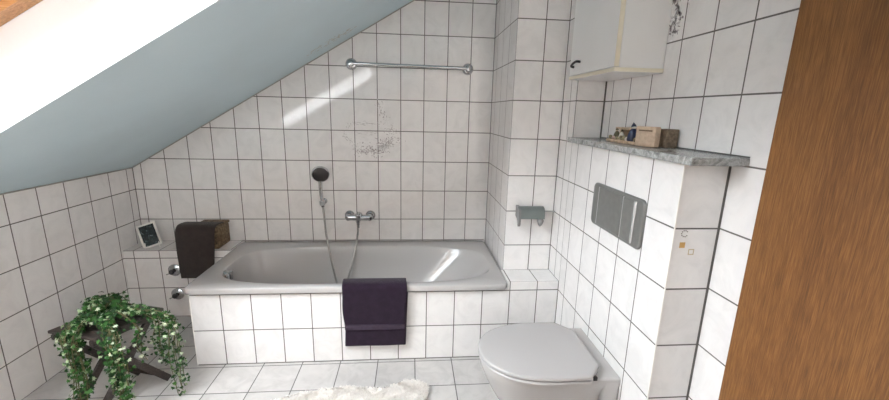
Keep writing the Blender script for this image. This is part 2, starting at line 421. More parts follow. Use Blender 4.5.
# ------------------------------------------------------------------ toilet
YC = -1.20
wc = thing('wall_hung_toilet', (2.3, YC, .02), 'light grey wall-hung toilet with closed lid below the flush plate', 'toilet')
def dshape(x0, x1, hw, yc, z, nose=.26, N=20, n=2.3, cut=0.0):
    """flat at the wall side x1, rounded towards x0"""
    pts = [Vector((x1, yc + hw - cut, z))]
    if cut: pts.append(Vector((x1 - cut * .9, yc + hw, z)))
    xc = x0 + nose
    for k in range(N + 1):
        t = math.pi / 2 + math.pi * k / N; c, s = math.cos(t), math.sin(t)
        r = (abs(c) ** n + abs(s) ** n) ** (-1 / n)
        pts.append(Vector((xc + nose * r * c, yc + hw * r * s, z)))
    if cut: pts.append(Vector((x1 - cut * .9, yc - hw, z)))
    pts.append(Vector((x1, yc - hw + cut, z)))
    return pts
bm = bmesh.new()
XB = XP - .001
loft(bm, [dshape(2.20, XB, .075, YC, .045, .10), dshape(2.15, XB, .105, YC, .07, .13), dshape(2.09, XB, .130, YC, .15, .17), dshape(2.045, XB, .150, YC, .23, .21),
          dshape(2.022, XB, .165, YC, .285, .24), dshape(2.012, XB, .178, YC, .31, .255), dshape(2.008, XB, .183, YC, .330, .26), dshape(2.010, XB, .182, YC, .348, .26), dshape(2.016, XB, .177, YC, .3525, .255)])
obj('bowl', bm, m_ceramic, wc, True, 40)
for s in (-1, 1):
    a = YC + s * .183; b_ = YC + s * .150
    bm = bmesh.new(); add_box(bm, (2.455, min(a, b_), .03), (XB, max(a, b_), .345), .010, 3)
    obj('side_wing', bm, m_ceramic, wc, True, 40)
def slab(z0, z1, x0, x1, hw, yc, cut, e=.004):
    bm = bmesh.new()
    loft(bm, [dshape(x0 + e, x1 - e, hw - e, yc, z0, .27, 28, 2.2, cut), dshape(x0, x1, hw, yc, z0 + e * .6, .27, 28, 2.2, cut), dshape(x0, x1, hw, yc, z1 - e, .27, 28, 2.2, cut),
              dshape(x0 + e * .4, x1 - e * .4, hw - e * .4, yc, z1 - e * .3, .27, 28, 2.2, cut), dshape(x0 + e * 1.5, x1 - e * 1.5, hw - e * 1.5, yc, z1, .27, 28, 2.2, cut)])
    return bm
YS = -1.215
obj('seat', slab(.3540, .3665, 2.001, 2.449, .196, YS, .068), m_seat, wc, True, 50)
lid = obj('lid', slab(.3705, .387, 2.000, 2.452, .196, YS, .07, .006), m_seat, wc, True, 50)
for s in (-1, 1):
    bm = bmesh.new(); lathe(bm, (2.458, YS + s * .075 - .02, .3605), (0, 1, 0), [(.006, 0), (.006, .04)], 14); obj('hinge', bm, m_seat, wc, True, 40)
bm = bmesh.new(); add_box(bm, (2.408, -1.392, .3535), (2.424, -1.378, .3700), .002, 1); obj('seat_buffer', bm, m_black, wc)

# ------------------------------------------------------------------ flush plate
fp = thing('flush_plate', (XP, -1.205, .96), 'grey metal dual flush plate set in the tiled wall above the toilet', 'flush plate')
m_fp = plain('brushed_grey_metal', (.20, .197, .19), .35, .35, 40, .06)
m_fp2 = plain('edge_highlight', (.80, .80, .80), .15, .6, 40, .02)
def rrect_yz(x, y0, y1, z0, z1, r, n=6):
    out = []
    for (cy_, cz_, a0) in ((y1 - r, z1 - r, 0), (y0 + r, z1 - r, 90), (y0 + r, z0 + r, 180), (y1 - r, z0 + r, 270)):
        for k in range(n + 1):
            a = math.radians(a0 + 90 * k / n); out.append(Vector((x, cy_ + r * math.cos(a), cz_ + r * math.sin(a))))
    return out
def plate(x0, x1, y0, y1, z0, z1, r, e=.004):
    bm = bmesh.new(); loft(bm, [rrect_yz(x0, y0, y1, z0, z1, r), rrect_yz(x1 + e, y0, y1, z0, z1, r), rrect_yz(x1 + e * .3, y0 + e * .5, y1 - e * .5, z0 + e * .5, z1 - e * .5, r), rrect_yz(x1, y0 + e * 1.4, y1 - e * 1.4, z0 + e * 1.4, z1 - e * 1.4, r)]); return bm
obj('plate', plate(XP - .0005, XP - .012, -1.392, -1.018, .872, 1.052, .022), m_fp, fp, True, 50)
for (ya_, yb_) in ((-1.262, -1.078), (-1.338, -1.268)):
    obj('flush_button', plate(XP - .0125, XP - .0165, ya_, yb_, .884, 1.040, .004, .002), m_fp, fp, True, 50)
for y in (-1.074, -1.265):
    obj('reflection_line', box((XP - .0145, y - .0022, .884), (XP - .0118, y + .0022, 1.040)), plain('pale_reflection', (.50, .50, .49), .3, .5), fp)  # pale bars colour in the reflected tile lines on the plate
bm = bmesh.new(); add_box(bm, (XP - .0185, -1.353, .886), (XP - .0118, -1.342, 1.040), .003, 2); obj('edge_strip', bm, m_fp2, fp, True, 40)  # bar at the button gap, coloured bright as the curved edge's highlight

# ------------------------------------------------------------------ toilet paper holder
th = thing('toilet_paper_holder', (2.40, YA, .79), 'empty grey toilet paper holder with hinged cover on the narrow tiled wall', 'paper holder')
m_th = plain('grey_green_plastic', (.155, .175, .168), .3, 0, 20, .04)
m_th2 = plain('grey_plastic', (.19, .185, .185), .3, 0, 20, .04)
bm = bmesh.new(); add_box(bm, (2.32, YA - .014, .775), (2.46, YA - .0005, .830), .004, 2); obj('back_plate', bm, m_th2, th, True, 40)
bm = bmesh.new(); PF = [(YA - .015, .832), (YA - .030, .833), (YA - .045, .828), (YA - .055, .818), (YA - .060, .804), (YA - .062, .788), (YA - .062, .770)]
inn = [(y + .004, z - .004) for y, z in PF[:-1]] + [(YA - .058, .770)]
loop = [Vector((0, y, z)) for y, z in PF + inn[::-1]]
loft(bm, [[p + Vector((2.318, 0, 0)) for p in loop], [p + Vector((2.452, 0, 0)) for p in loop]])
obj('cover', bm, m_th, th, True, 40)
SP = [(YA - .0005, .836), (YA - .04, .836), (YA - .062, .822), (YA - .068, .79), (YA - .068, .745), (YA - .060, .728), (YA - .048, .735), (YA - .035, .765), (YA - .0005, .775)]
bm = bmesh.new(); loft(bm, [[Vector((x, y, z)) for y, z in SP] for x in (2.303, 2.317)])
obj('side_arm', bm, m_th2, th, True, 30)
bm = bmesh.new(); lathe(bm, (2.432, YA - .05, .766), (0, 0, -1), [(.010, -.008), (.018, .002), (.019, .012), (.010, .034), (0, .044)], 14); obj('hook', bm, m_th2, th, True, 40)
bm = bmesh.new(); tube(bm, [(2.455, YA - .03, .806), (2.500, YA - .03, .806), (2.519, YA - .03, .806)], .003, 8); obj('rod', bm, m_chrome_d, th, True)

# ------------------------------------------------------------------ wall cabinet
cab = thing('wall_cabinet', (2.57, -.93, 1.495), 'white wall cabinet with cream edging hung in the corner above the marble shelf', 'cabinet')
m_cab = plain('white_laminate', (.78, .77, .76), .35, 0, 8, .012)
m_cream = plain('cream_edging', (.74, .68, .55), .45, 0, 8, .03)
CX, CY0, CY1, CZ, CZ1 = 2.475, -1.147, YB - .0015, 1.495, 2.12
bm = bmesh.new()
add_box(bm, (CX + .019, CY0 + .001, CZ + .016), (XW - .001, CY1, CZ1 - .017), .001, 1)
obj('body', bm, m_cab, cab)
obj('bottom_panel', box((CX + .0005, CY0, CZ), (XW - .001, CY1, CZ + .0155), .001, 1), m_cab, cab)
bm = bmesh.new(); add_box(bm, (CX - .0005, CY0 - .001, CZ + .0005), (CX + .002, CY1, CZ + .015)); add_box(bm, (CX - .0005, CY0 - .0015, CZ + .0005), (XW - .001, CY0 + .001, CZ + .015))
obj('edge_strip', bm, m_cream, cab)
obj('top_panel', box((CX, CY0, CZ1 - .016), (XW - .001, CY1, CZ1), .001, 1), m_cab, cab)
door = obj('door', box((CX, CY0 + .0025, CZ + .018), (CX + .0175, CY1 - .003, CZ1 - .018), .001, 1), m_cab, cab)
bm = bmesh.new(); add_box(bm, (CX - .0005, CY0 + .001, CZ + .018), (CX + .0175, CY0 + .003, CZ1 - .018)); obj('door_edging', bm, m_cream, door)
bm = bmesh.new(); yh = -.80
tube(bm, [(CX, yh - .030, 1.566), (CX - .012, yh - .033, 1.567), (CX - .017, yh - .02, 1.567), (CX - .017, yh + .012, 1.561), (CX - .014, yh + .032, 1.553), (CX, yh + .033, 1.549)], .0055, 10, 5)
obj('handle', bm, m_black, door, True)

# ------------------------------------------------------------------ marble shelf
bm = bmesh.new(); add_box(bm, (2.494, -1.603, 1.2005), (XW - .0005, YB - .0005, 1.2240), .003, 2)
o = obj('marble_shelf', bm, m_marble, None); tag(o, 'mottled grey marble shelf slab lying on top of the low tiled prewall', 'shelf')
bm = bmesh.new(); add_box(bm, (XW - .0035, -1.60, 1.2243), (XW - .0003, YB - .001, 1.2285)); struct('trim_5', bm, plain('dark_joint', (.12, .115, .11), .6))

# ------------------------------------------------------------------ chrome towel rail
rail = thing('towel_rail', (1.71, 0, 1.60), 'long chrome towel rail high on the back wall', 'towel rail')
P0, P1 = Vector((1.342, -.05, 1.612)), Vector((2.080, -.05, 1.604))
for p in (P0, P1):
    bm = bmesh.new(); lathe(bm, (p.x, -.0005, p.z), (0, -1, 0), [(.036, 0), (.036, .010), (.034, .022), (.028, .030), (.020, .032), (.018, .05), (.016, .062), (0, .066)], 28); obj('mount', bm, m_chrome, rail, True, 35)
bm = bmesh.new(); tube(bm, [P0, P1], .0105, 16); obj('rod', bm, m_chrome, rail, True, 40)

# ------------------------------------------------------------------ shower
mixr = thing('bath_mixer', (1.372, 0, .625), 'chrome wall-mounted bath mixer tap above the back rim of the tub', 'tap')
for x in (1.302, 1.442):
    bm = bmesh.new(); lathe(bm, (x, -.0005, .628), (0, -1, 0), [(.034, 0), (.034, .004), (.031, .012), (.020, .020), (.018, .05), (.022, .052), (.022, .066), (.016, .072), (0, .074)], 26); obj('rosette', bm, m_chrome, mixr, True, 35)
bm = bmesh.new(); tube(bm, [(1.300, -.062, .628), (1.345, -.064, .628), (1.395, -.064, .628), (1.444, -.062, .628)], .020, 18); lathe(bm, (1.372, -.064, .635), (0, -.2, 1), [(.024, -.02), (.025, .010), (.021, .022), (0, .026)], 24)
obj('body', bm, m_chrome, mixr, True, 40)
bm = bmesh.new(); add_box(bm, (1.362, -.155, .661), (1.382, -.07, .670), .003, 2); obj('lever', bm, m_chrome, mixr, True, 40)
bm = bmesh.new(); lathe(bm, (1.366, -.066, .612), (0, 0, -1), [(.014, 0), (.014, .016), (.011, .018), (.011, .034), (.0085, .036), (.0085, .055)], 18); obj('outlet', bm, m_chrome, mixr, True, 35)
sh = thing('hand_shower', (1.13, -.05, .72), 'hand shower with dark spray face resting in its wall bracket', 'shower')
hc = Vector((1.138, -.085, .925)); hd = Vector((.10, -.93, -.30)).normalized()
bm = bmesh.new(); lathe(bm, hc, hd, [(.012, -.026), (.035, -.020), (.053, -.006), (.056, .002), (.0545, .008), (.050, .009)], 36); head = obj('head', bm, m_chrome, sh, True, 40)
bm = bmesh.new(); lathe(bm, hc, hd, [(.050, .0075), (.050, .0105), (.046, .0125), (0, .013)], 36); face = obj('spray_face', bm, plain('dark_grey_rubber', (.035, .03, .03), .4), head, True, 40)
bm = bmesh.new(); fx, fy, _ = frame_of(hd)
for rr_, nn in ((.012, 6), (.024, 12), (.037, 18)):
    for k in range(nn):
        a = 2 * math.pi * k / nn; lathe(bm, hc + hd * .0128 + (fx * math.cos(a) + fy * math.sin(a)) * rr_, hd, [(.0016, 0), (.001, .002)], 6)
obj('nozzles', bm, plain('grey_nozzle', (.16, .15, .15), .4), face)
bm = bmesh.new(); tube(bm, [hc - hd * .014, (1.131, -.068, .875), (1.130, -.066, .82), (1.134, -.062, .76), (1.138, -.058, .700)], .0125, 14, 6, .0105); obj('handle', bm, m_chrome, sh, True)
brk = thing('shower_bracket', (1.135, 0, .725), 'small chrome wall bracket holding the handle of the hand shower', 'bracket')
bm = bmesh.new(); lathe(bm, (1.136, -.0005, .728), (0, -1, 0), [(.020, 0), (.020, .006), (.011, .012), (.011, .042)], 20); obj('mount', bm, m_chrome, brk, True, 35)
bm = bmesh.new()
lathe(bm, (1.136, -.0615, .713), (0, 0, 1), [(.0128, 0), (.0175, 0), (.0185, .028), (.0138, .028)], 20); obj('clip', bm, m_chrome_d, brk, True, 35)
bm = bmesh.new()
hosep = [(1.138, -.058, .700), (1.146, -.075, .64), (1.172, -.15, .534), (1.208, -.20, .38), (1.236, -.22, .25), (1.262, -.225, .185), (1.292, -.22, .205), (1.325, -.19, .31), (1.352, -.145, .43), (1.364, -.09, .52), (1.366, -.066, .562)]
tube(bm, hosep, .0068, 10, 14)
o = obj('shower_hose', bm, plain('metal_hose', (.36, .35, .33), .35, .9, 400, .3), None, True); tag(o, 'thin metal shower hose looping down into the grey bathtub', 'hose')

m_dchrome = plain('dark_chrome', (.10, .10, .105), .2, .9, 20, .05)
# valves on the ledge front
for (x, z, lab) in ((.236, .320, 'upper chrome valve with round escutcheon on the tiled ledge front'), (.236, .158, 'lower chrome valve with round escutcheon on the tiled ledge front')):
    t = thing('shut_off_valve', (x, -.192, z), lab, 'valve', 'chrome valves on the ledge front')
    bm = bmesh.new(); lathe(bm, (x, -.1925, z), (0, -1, 0), [(.039, 0), (.038, .004), (.028, .012), (.014, .016)], 26); obj('escutcheon', bm, m_chrome, t, True, 35)
    bm = bmesh.new(); lathe(bm, (x, -.205, z), (0, -1, 0), [(.010, 0), (.010, .014), (.015, .016), (.017, .020), (.015, .027), (.010, .029), (0, .030)], 12); obj('knob', bm, m_dchrome, t, True, 30)
    bm = bmesh.new(); tube(bm, [(x - .006, -.220, z - .006), (x - .036, -.220, z - .020)], .0035, 8); obj('lever', bm, m_chrome, t, True)

# ------------------------------------------------------------------ printed tiles
def leafpoly(bm, c, d, s, L, W, n):
    """small petal-shaped tile print, half a millimetre thick; c centre, d direction, s side, n outward"""
    P = [c - d * L * .5, c - d * L * .15 + s * W * .5, c + d * L * .25 + s * W * .4, c + d * L * .5, c + d * L * .25 - s * W * .4, c - d * L * .15 - s * W * .5]
    a = [bm.verts.new(p + n * .00012) for p in P]; b = [bm.verts.new(p + n * .0004) for p in P]
    bm.faces.new(b)
    for k in range(6): bm.faces.new((a[k], a[(k + 1) % 6], b[(k + 1) % 6], b[k]))
def island_mat(name, stops, rough=.2, scale=None):
    m, nt, b = new_mat(name); g = nt.nodes.new('ShaderNodeNewGeometry')
    n = nt.nodes.new('ShaderNodeValToRGB'); cr = n.color_ramp
    while len(cr.elements) < len(stops): cr.elements.new(.5)
    for e, (p, c) in zip(cr.elements, stops): e.position = p; e.color = (*c, 1)
    nt.links.new(g.outputs['Random Per Island'], n.inputs[0]); nt.links.new(n.outputs[0], b.inputs['Base Color'])
    b.inputs['Roughness'].default_value = rough
    return m
m_print = island_mat('grey_print', [(0, (.36, .32, .32)), (.35, (.46, .42, .42)), (.55, (.60, .56, .55)), (.75, (.85, .84, .83)), (1, (.80, .78, .77))])
bm = bmesh.new()
def dab(x, z, L, W, ang=None):
    a = rnd.uniform(0, 2 * math.pi) if ang is None else ang
    d = Vector((math.cos(a), 0, math.sin(a))); s = Vector((-math.sin(a), 0, math.cos(a)))
    leafpoly(bm, Vector((x, 0, z)), d, s, L, W, Vector((0, -1, 0)))
for k in range(150):    # tall plant on the right
    t = rnd.random(); x = 1.50 + .12 * t + rnd.gauss(0, .014) * (1 + t); z = 1.365 - .24 * t + rnd.gauss(0, .02)
    dab(x, z, rnd.uniform(.008, .02), rnd.uniform(.002, .005))
for k in range(110):
    x = 1.545 + rnd.gauss(0, .026); z = 1.105 + rnd.gauss(0, .024); dab(x, z, rnd.uniform(.012, .034), rnd.uniform(.002, .006))
for k in range(160):    # blossom in the lower middle
    x = 1.44 + rnd.gauss(0, .045); z = 1.078 + rnd.gauss(0, .026); dab(x, z, rnd.uniform(.006, .018), rnd.uniform(.004, .008))
for k in range(70):     # arc down the left
    t = rnd.random(); x = 1.275 + .11 * t + rnd.gauss(0, .008); z = 1.18 - .11 * t + rnd.gauss(0, .012); dab(x, z, rnd.uniform(.006, .016), .0025)
for k in range(26): dab(1.325 + rnd.gauss(0, .018), 1.235 + rnd.gauss(0, .01), .014, .0018, math.pi / 2 + rnd.uniform(-.3, .3))
for k in range(60):     # distant shore, short level strokes
    dab(rnd.uniform(1.36, 1.52), 1.245 + rnd.gauss(0, .006), rnd.uniform(.01, .03), .0016, rnd.uniform(-.08, .08))
for k in range(24): dab(rnd.uniform(1.36, 1.5), 1.185 + rnd.gauss(0, .012), rnd.uniform(.015, .03), .0012, 0)
o = obj('tile_motif', bm, m_print, None); tag(o, 'faint grey floral landscape motif printed across the back wall tiles', 'tile motif')
bm = bmesh.new()
for k in range(330):
    t = rnd.random(); y = -1.166 + rnd.gauss(0, .020) - .012 * math.sin(t * 9); z = 1.625 + .34 * t + rnd.gauss(0, .01); a = rnd.uniform(0, 6.28)
    leafpoly(bm, Vector((XW, y, z)), Vector((0, math.cos(a), math.sin(a))), Vector((0, -math.sin(a), math.cos(a))), rnd.uniform(.01, .026), rnd.uniform(.003, .008), Vector((-1, 0, 0)))
o = obj('tile_motif', bm, island_mat('dark_print', [(0, (.20, .17, .18)), (.3, (.34, .30, .31)), (.5, (.5, .46, .46)), (.7, (.86, .84, .83)), (1, (.82, .80, .79))]), None); tag(o, 'dark grey upright flower spray printed on the right wall tile beside the cabinet', 'tile motif')
# gold marks on the end tile
mk = thing('gold_tile_motif', (2.575, YE, .95), 'three tiny gold and grey marks on the upper end tile of the prewall', 'tile motif')
m_gold = plain('gold_print', (.62, .36, .12), .3); m_gold2 = plain('pale_gold_print', (.55, .45, .30), .3); m_gp = plain('grey_spots', (.22, .20, .18), .3)
obj('gold_square', box((2.546, YE - .0005, .938), (2.564, YE - .0001, .956)), m_gold, mk)
bm = bmesh.new()
for k in range(9):
    a = math.radians(40 + 35 * k); lathe(bm, (2.557 + .010 * math.cos(a), YE - .0001, .984 + .010 * math.sin(a)), (0, -1, 0), [(.0022, 0), (.0022, .0004)], 8)
obj('dotted_ring', bm, m_gp, mk)
bm = bmesh.new()
for lo, hi in (((2.578, .915), (2.597, .918)), ((2.578, .931), (2.597, .934)), ((2.578, .918), (2.581, .931)), ((2.594, .918), (2.597, .931))): add_box(bm, (lo[0], YE - .0005, lo[1]), (hi[0], YE - .0001, hi[1]))
obj('square_outline', bm, m_gold2, mk)

# ------------------------------------------------------------------ towels
def cloth_noise(seed):
    r = random.Random(seed); W = [(r.uniform(4, 22), r.uniform(3, 14), r.uniform(0, 6.28), r.uniform(.3, 1)) for _ in range(9)]
    return lambda u, v: sum(a * math.sin(fx * u + fy * v + p) for fx, fy, p, a in W) / 4
def drape(path, x0, x1, nx, thick, amp, seed, xshift=None, name='', mat=None, parent=None, fade=None):
    """cloth hanging over an edge; path = (y, z) points"""
    P = catmull([(0, y, z) for y, z in path], 8); f = cloth_noise(seed); bm = bmesh.new(); G = []
    s = 0; S = [0]
    for a, b in zip(P, P[1:]): s += (b - a).length; S.append(s)
    for i, p in enumerate(P):
        d = (P[min(i + 1, len(P) - 1)] - P[max(i - 1, 0)]).normalized(); nrm = Vector((0, -d.z, d.y)); nrm = nrm if nrm.dot(Vector((0, -1, .6))) > 0 else -nrm
        row = []
        for j in range(nx + 1):
            x = x0 + (x1 - x0) * j / nx
            k = fade(S[i] / s) if fade else 1
            off = (f(x * 1.0, S[i]) * .5 + .5) * amp * k
            xx = x + (xshift(S[i] / s, j / nx) if xshift else 0)
            row.append(bm.verts.new(Vector((xx, p.y, p.z)) + nrm * off))
        G.append(row)
    for a, b in zip(G, G[1:]):
        for j in range(nx): bm.faces.new((a[j], a[j + 1], b[j + 1], b[j]))
    o = obj(name, bm, mat, parent, True)
    m = o.modifiers.new('thickness', 'SOLIDIFY'); m.thickness = thick; m.offset = 0
    m = o.modifiers.new('round', 'BEVEL'); m.width = thick * .42; m.segments = 3; m.limit_method = 'ANGLE'; m.angle_limit = math.radians(50)
    return o
def terry(name, col, amt=.35):
    m, nt, b = new_mat(name); pos = position(nt)
    f = noise(nt, 340, 3, .7, pos); g = noise(nt, 30, 3, .6, pos)
    h = math_node(nt, 'ADD', math_node(nt, 'MULTIPLY', f, .6), math_node(nt, 'MULTIPLY', g, .4))
    nt.links.new(ramp(nt, h, [(.35, tuple(c * (1 - amt) for c in col)), (.65, tuple(c * (1 + amt) for c in col))]), b.inputs['Base Color'])
    b.inputs['Roughness'].default_value = .95; b.inputs['Specular IOR Level'].default_value = .1
    b.inputs['Sheen Weight'].default_value = .12; b.inputs['Sheen Roughness'].default_value = .5
    bump(nt, b, f, .7, .003)
    return m
m_plum = terry('plum_terry', (.021, .012, .023)); m_plum_b = plain('plum_border', (.034, .020, .038), .8, 0, 60, .2)
m_brown = terry('dark_brown_terry', (.040, .031, .029))
tw = thing('plum_towel', (1.535, -.75, .44), 'dark plum purple towel draped over the front rim of the bathtub', 'towel')
YF = -.7500
pathA = [(-.668, .30), (-.662, .40), (-.665, .448), (-.685, .4575), (-.720, .459), (-.743, .454), (YF - .002, .438), (YF - .0, .39), (YF + .006, .30), (YF + .010, .20), (YF + .008, .112)]
drape(pathA, 1.368, 1.698, 40, .012, .010, 3, lambda s, t: (.010 * (s > .45) * (s - .45) * (1 - 2 * t) * 2) + .003 * math.sin(s * 17), 'towel_front', m_plum, tw, lambda s: min(1, max(0, (s - .42) * 4)))
pathB = [(YF + .022, .43), (YF + .022, .36), (YF + .022, .25), (YF + .022, .099)]
drape(pathB, 1.385, 1.706, 30, .009, .001, 5, lambda s, t: -.012 * s, 'towel_back_fold', m_plum, tw)
pathC = [(YF - .0015, .238), (YF + .0000, .224), (YF + .0010, .212)]
drape(pathC, 1.380, 1.688, 40, .0135, .010, 3, None, 'border_band', m_plum_b, tw)

# box on the ledge with the brown towel over it
m_bx, nt, b = new_mat('rough_brown_bark'); pos = position(nt)
f = noise(nt, 32, 6, .7, pos, 1.5)
nt.links.new(ramp(nt, f, [(.32, (.035, .022, .012)), (.48, (.13, .085, .045)), (.62, (.24, .165, .09)), (.75, (.38, .29, .18))]), b.inputs['Base Color']); b.inputs['Roughness'].default_value = .8
bump(nt, b, f, .7, .006)
bxo = thing('brown_box', (.43, -.10, .45), 'mottled brown wooden box on the tiled ledge under the dark towel', 'box')
bm = bmesh.new(); add_box(bm, (.355, -.180, .451), (.512, -.012, .583), .012, 3); obj('body', bm, m_bx, bxo, True, 35)
bm = bmesh.new(); add_box(bm, (.352, -.182, .5835), (.516, -.010, .600), .006, 3); obj('lid', bm, m_bx, bxo, True, 35)
tw2 = thing('brown_towel', (.40, -.2, .60), 'dark brown towel draped over the box and down the ledge front', 'towel')
path = [(-.100, .6065), (-.112, .6080), (-.13, .610), (-.165, .612), (-.190, .606), (-.207, .585), (-.210, .53), (-.211, .46), (-.212, .38), (-.213, .275)]
drape(path, .278, .508, 30, .008, .016, 11, lambda s, t: (.03 * max(0, .35 - s) + .012 * max(0, s - .4) * (1 - t)) + (.0 if t < .5 else -.03 * max(0, s - .3)) * (t - .5) * 2, 'cloth', m_brown, tw2, lambda s: min(1, max(0, (s - .3) * 3)))

# small picture in a stand-up frame
pf = thing('picture_frame', (.075, -.11, .45), 'small white framed dark picture on an easel stand on the ledge', 'picture frame')
Mf = Matrix.Translation((.088, -.128, .456)) @ Matrix.Rotation(math.radians(14), 4, 'Z') @ Matrix.Rotation(math.radians(-20), 4, 'X') @ Matrix.Rotation(math.radians(-17), 4, 'Y')
wd, hg = .052, .152
bm = bmesh.new()
for lo, hi in (((-wd, -.004, 0), (wd, .004, .010)), ((-wd, -.004, hg - .010), (wd, .004, hg)), ((-wd, -.004, .010), (-wd + .011, .004, hg - .010)), ((wd - .011, -.004, .010), (wd, .004, hg - .010))): add_box(bm, lo, hi, .001, 1, Mf)
obj('frame', bm, plain('white_frame', (.72, .70, .66), .4), pf)
mp_, nt, b = new_mat('dark_picture'); pos = position(nt); f = noise(nt, 55, 3, .6, pos, .8)
nt.links.new(ramp(nt, f, [(.45, (.010, .013, .014)), (.60, (.02, .03, .032)), (.67, (.08, .11, .11)), (.74, (.4, .45, .45))]), b.inputs['Base Color']); b.inputs['Roughness'].default_value = .15
obj('picture', box((-wd + .010, -.002, .009), (wd - .010, .002, hg - .009), 0, 2, Mf), mp_, pf)
bm = bmesh.new()
for s in (-1, 1):
    a = Mf @ Vector((s * .036, .006, .05)); p1 = Mf @ Vector((s * .040, -.014, -.004)); bar(bm, a, (p1.x, p1.y, .4505), .006, .005); bar(bm, Mf @ Vector((s * .04, .006, .004)), Mf @ Vector((s * .04, -.016, -.003)), .005, .005)
a = Mf @ Vector((.01, .005, .10)); bar(bm, a, (.105, -.045, .4525), .008, .004)
obj('stand', bm, plain('white_stand', (.70, .68, .64), .4), pf)

# ------------------------------------------------------------------ ornaments on the marble shelf
ZS = 1.2243
SHIFT0 = len(COL.objects)
sn = thing('nativity_scene', (2.60, -1.02, ZS), 'small wooden stable scene with tiny figures on the marble shelf', 'ornament')
m_lw = plain('light_wood', (.50, .37, .26), .7, 0, 60, .25); m_mw = plain('moss_and_stones', (.30, .25, .15), .8, 0, 90, .7)
bm = bmesh.new(); add_box(bm, (2.565, -1.125, ZS + .0005), (2.650, -.905, ZS + .012), .003, 1); obj('base', bm, m_lw, sn)
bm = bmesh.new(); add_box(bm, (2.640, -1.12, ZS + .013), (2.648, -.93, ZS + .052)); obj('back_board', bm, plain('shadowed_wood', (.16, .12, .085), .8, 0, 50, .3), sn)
bm = bmesh.new(); add_box(bm, (2.592, -1.125, ZS + .0525), (2.652, -.925, ZS + .062), .002, 1); add_box(bm, (2.600, -.955, ZS + .012), (2.640, -.945, ZS + .053)); obj('roof', bm, m_lw, sn)
for k in range(13):
    y = -.915 - .2 * k / 12; bm = bmesh.new(); r = rnd.uniform(.006, .011)
    bmesh.ops.create_icosphere(bm, subdivisions=2, radius=r, matrix=Matrix.Translation((2.573 + rnd.uniform(0, .012), y, ZS + .012 + r * .8)))
    for v in bm.verts: v.co += Vector((rnd.gauss(0, .0008), rnd.gauss(0, .0008), rnd.gauss(0, .0008)))
    obj('pebble', bm, rnd.choice([m_mw, plain('white_pebble', (.72, .66, .60), .6), plain('pink_pebble', (.60, .42, .36), .6), m_mw]), sn, True)
def figure(y, x, h, cols, lab):
    t = thing('figurine', (x, y, ZS + .012), lab, 'figurine')
    bm = bmesh.new(); lathe(bm, (x, y, ZS + .0125), (0, 0, 1), [(.014 * h, 0), (.016 * h, .006), (.013 * h, .022 * h), (.008 * h, .034 * h), (.004, .037 * h)], 14); obj('robe', bm, cols[0], t, True)
    bm = bmesh.new(); bmesh.ops.create_uvsphere(bm, u_segments=12, v_segments=8, radius=.0065 * h, matrix=Matrix.Translation((x, y, ZS + .0125 + .041 * h))); obj('head', bm, cols[1], t, True)
    bm = bmesh.new(); lathe(bm, (x, y, ZS + .0125 + .041 * h), (.0, .3, 1), [(.0074 * h, -.001), (.0065 * h, .004 * h), (0, .014 * h)], 12); obj('hood', bm, cols[2], t, True)
m_navy = plain('navy', (.012, .018, .055), .4); m_skin = plain('pale_paint', (.62, .46, .36), .5); m_ivory = plain('ivory', (.70, .66, .58), .5); m_olive = plain('olive_brown', (.12, .10, .055), .6)
figure(-1.080, 2.583, 1.35, (m_navy, m_ivory, m_navy), 'tiny dark blue figurine, tallest one in front of the stable')
figure(-.985, 2.59, .8, (m_ivory, m_skin, m_olive), 'tiny white figurine in the middle of the stable scene')
figure(-.940, 2.593, .9, (m_olive, m_skin, m_olive), 'tiny brown figurine at the far end of the stable scene')
# beige block
bl = thing('wooden_block', (2.60, -1.19, ZS), 'light beige wooden block with a slot leaning at the near end of the ornaments', 'ornament')
Mb = Matrix.Translation((2.578, -1.185, ZS + .0008)) @ Matrix.Rotation(math.radians(14), 4, 'Z')
bm = bmesh.new(); add_box(bm, (-.012, -.045, 0), (.012, .045, .072), .003, 2, Mb); obj('body', bm, plain('beige_wood', (.46, .34, .25), .7, 0, 70, .15), bl, True, 35)
bm = bmesh.new(); add_box(bm, (-.014, -.030, .055), (-.0115, .030, .060), .0005, 1, Mb); obj('slot', bm, plain('slot_brown', (.14, .09, .06), .8), bl)
bm = bmesh.new(); add_box(bm, (2.618, -1.236, ZS + .0008), (2.662, -1.168, ZS + .066), .003, 2); o = obj('wooden_house', bm, plain('mottled_brown', (.17, .12, .08), .8, 0, 80, .5)); tag(o, 'small darker brown wooden block behind the beige one, against the wall', 'ornament')

for o in list(COL.objects)[SHIFT0:]:
    if o.parent is None: o.location.y -= .065

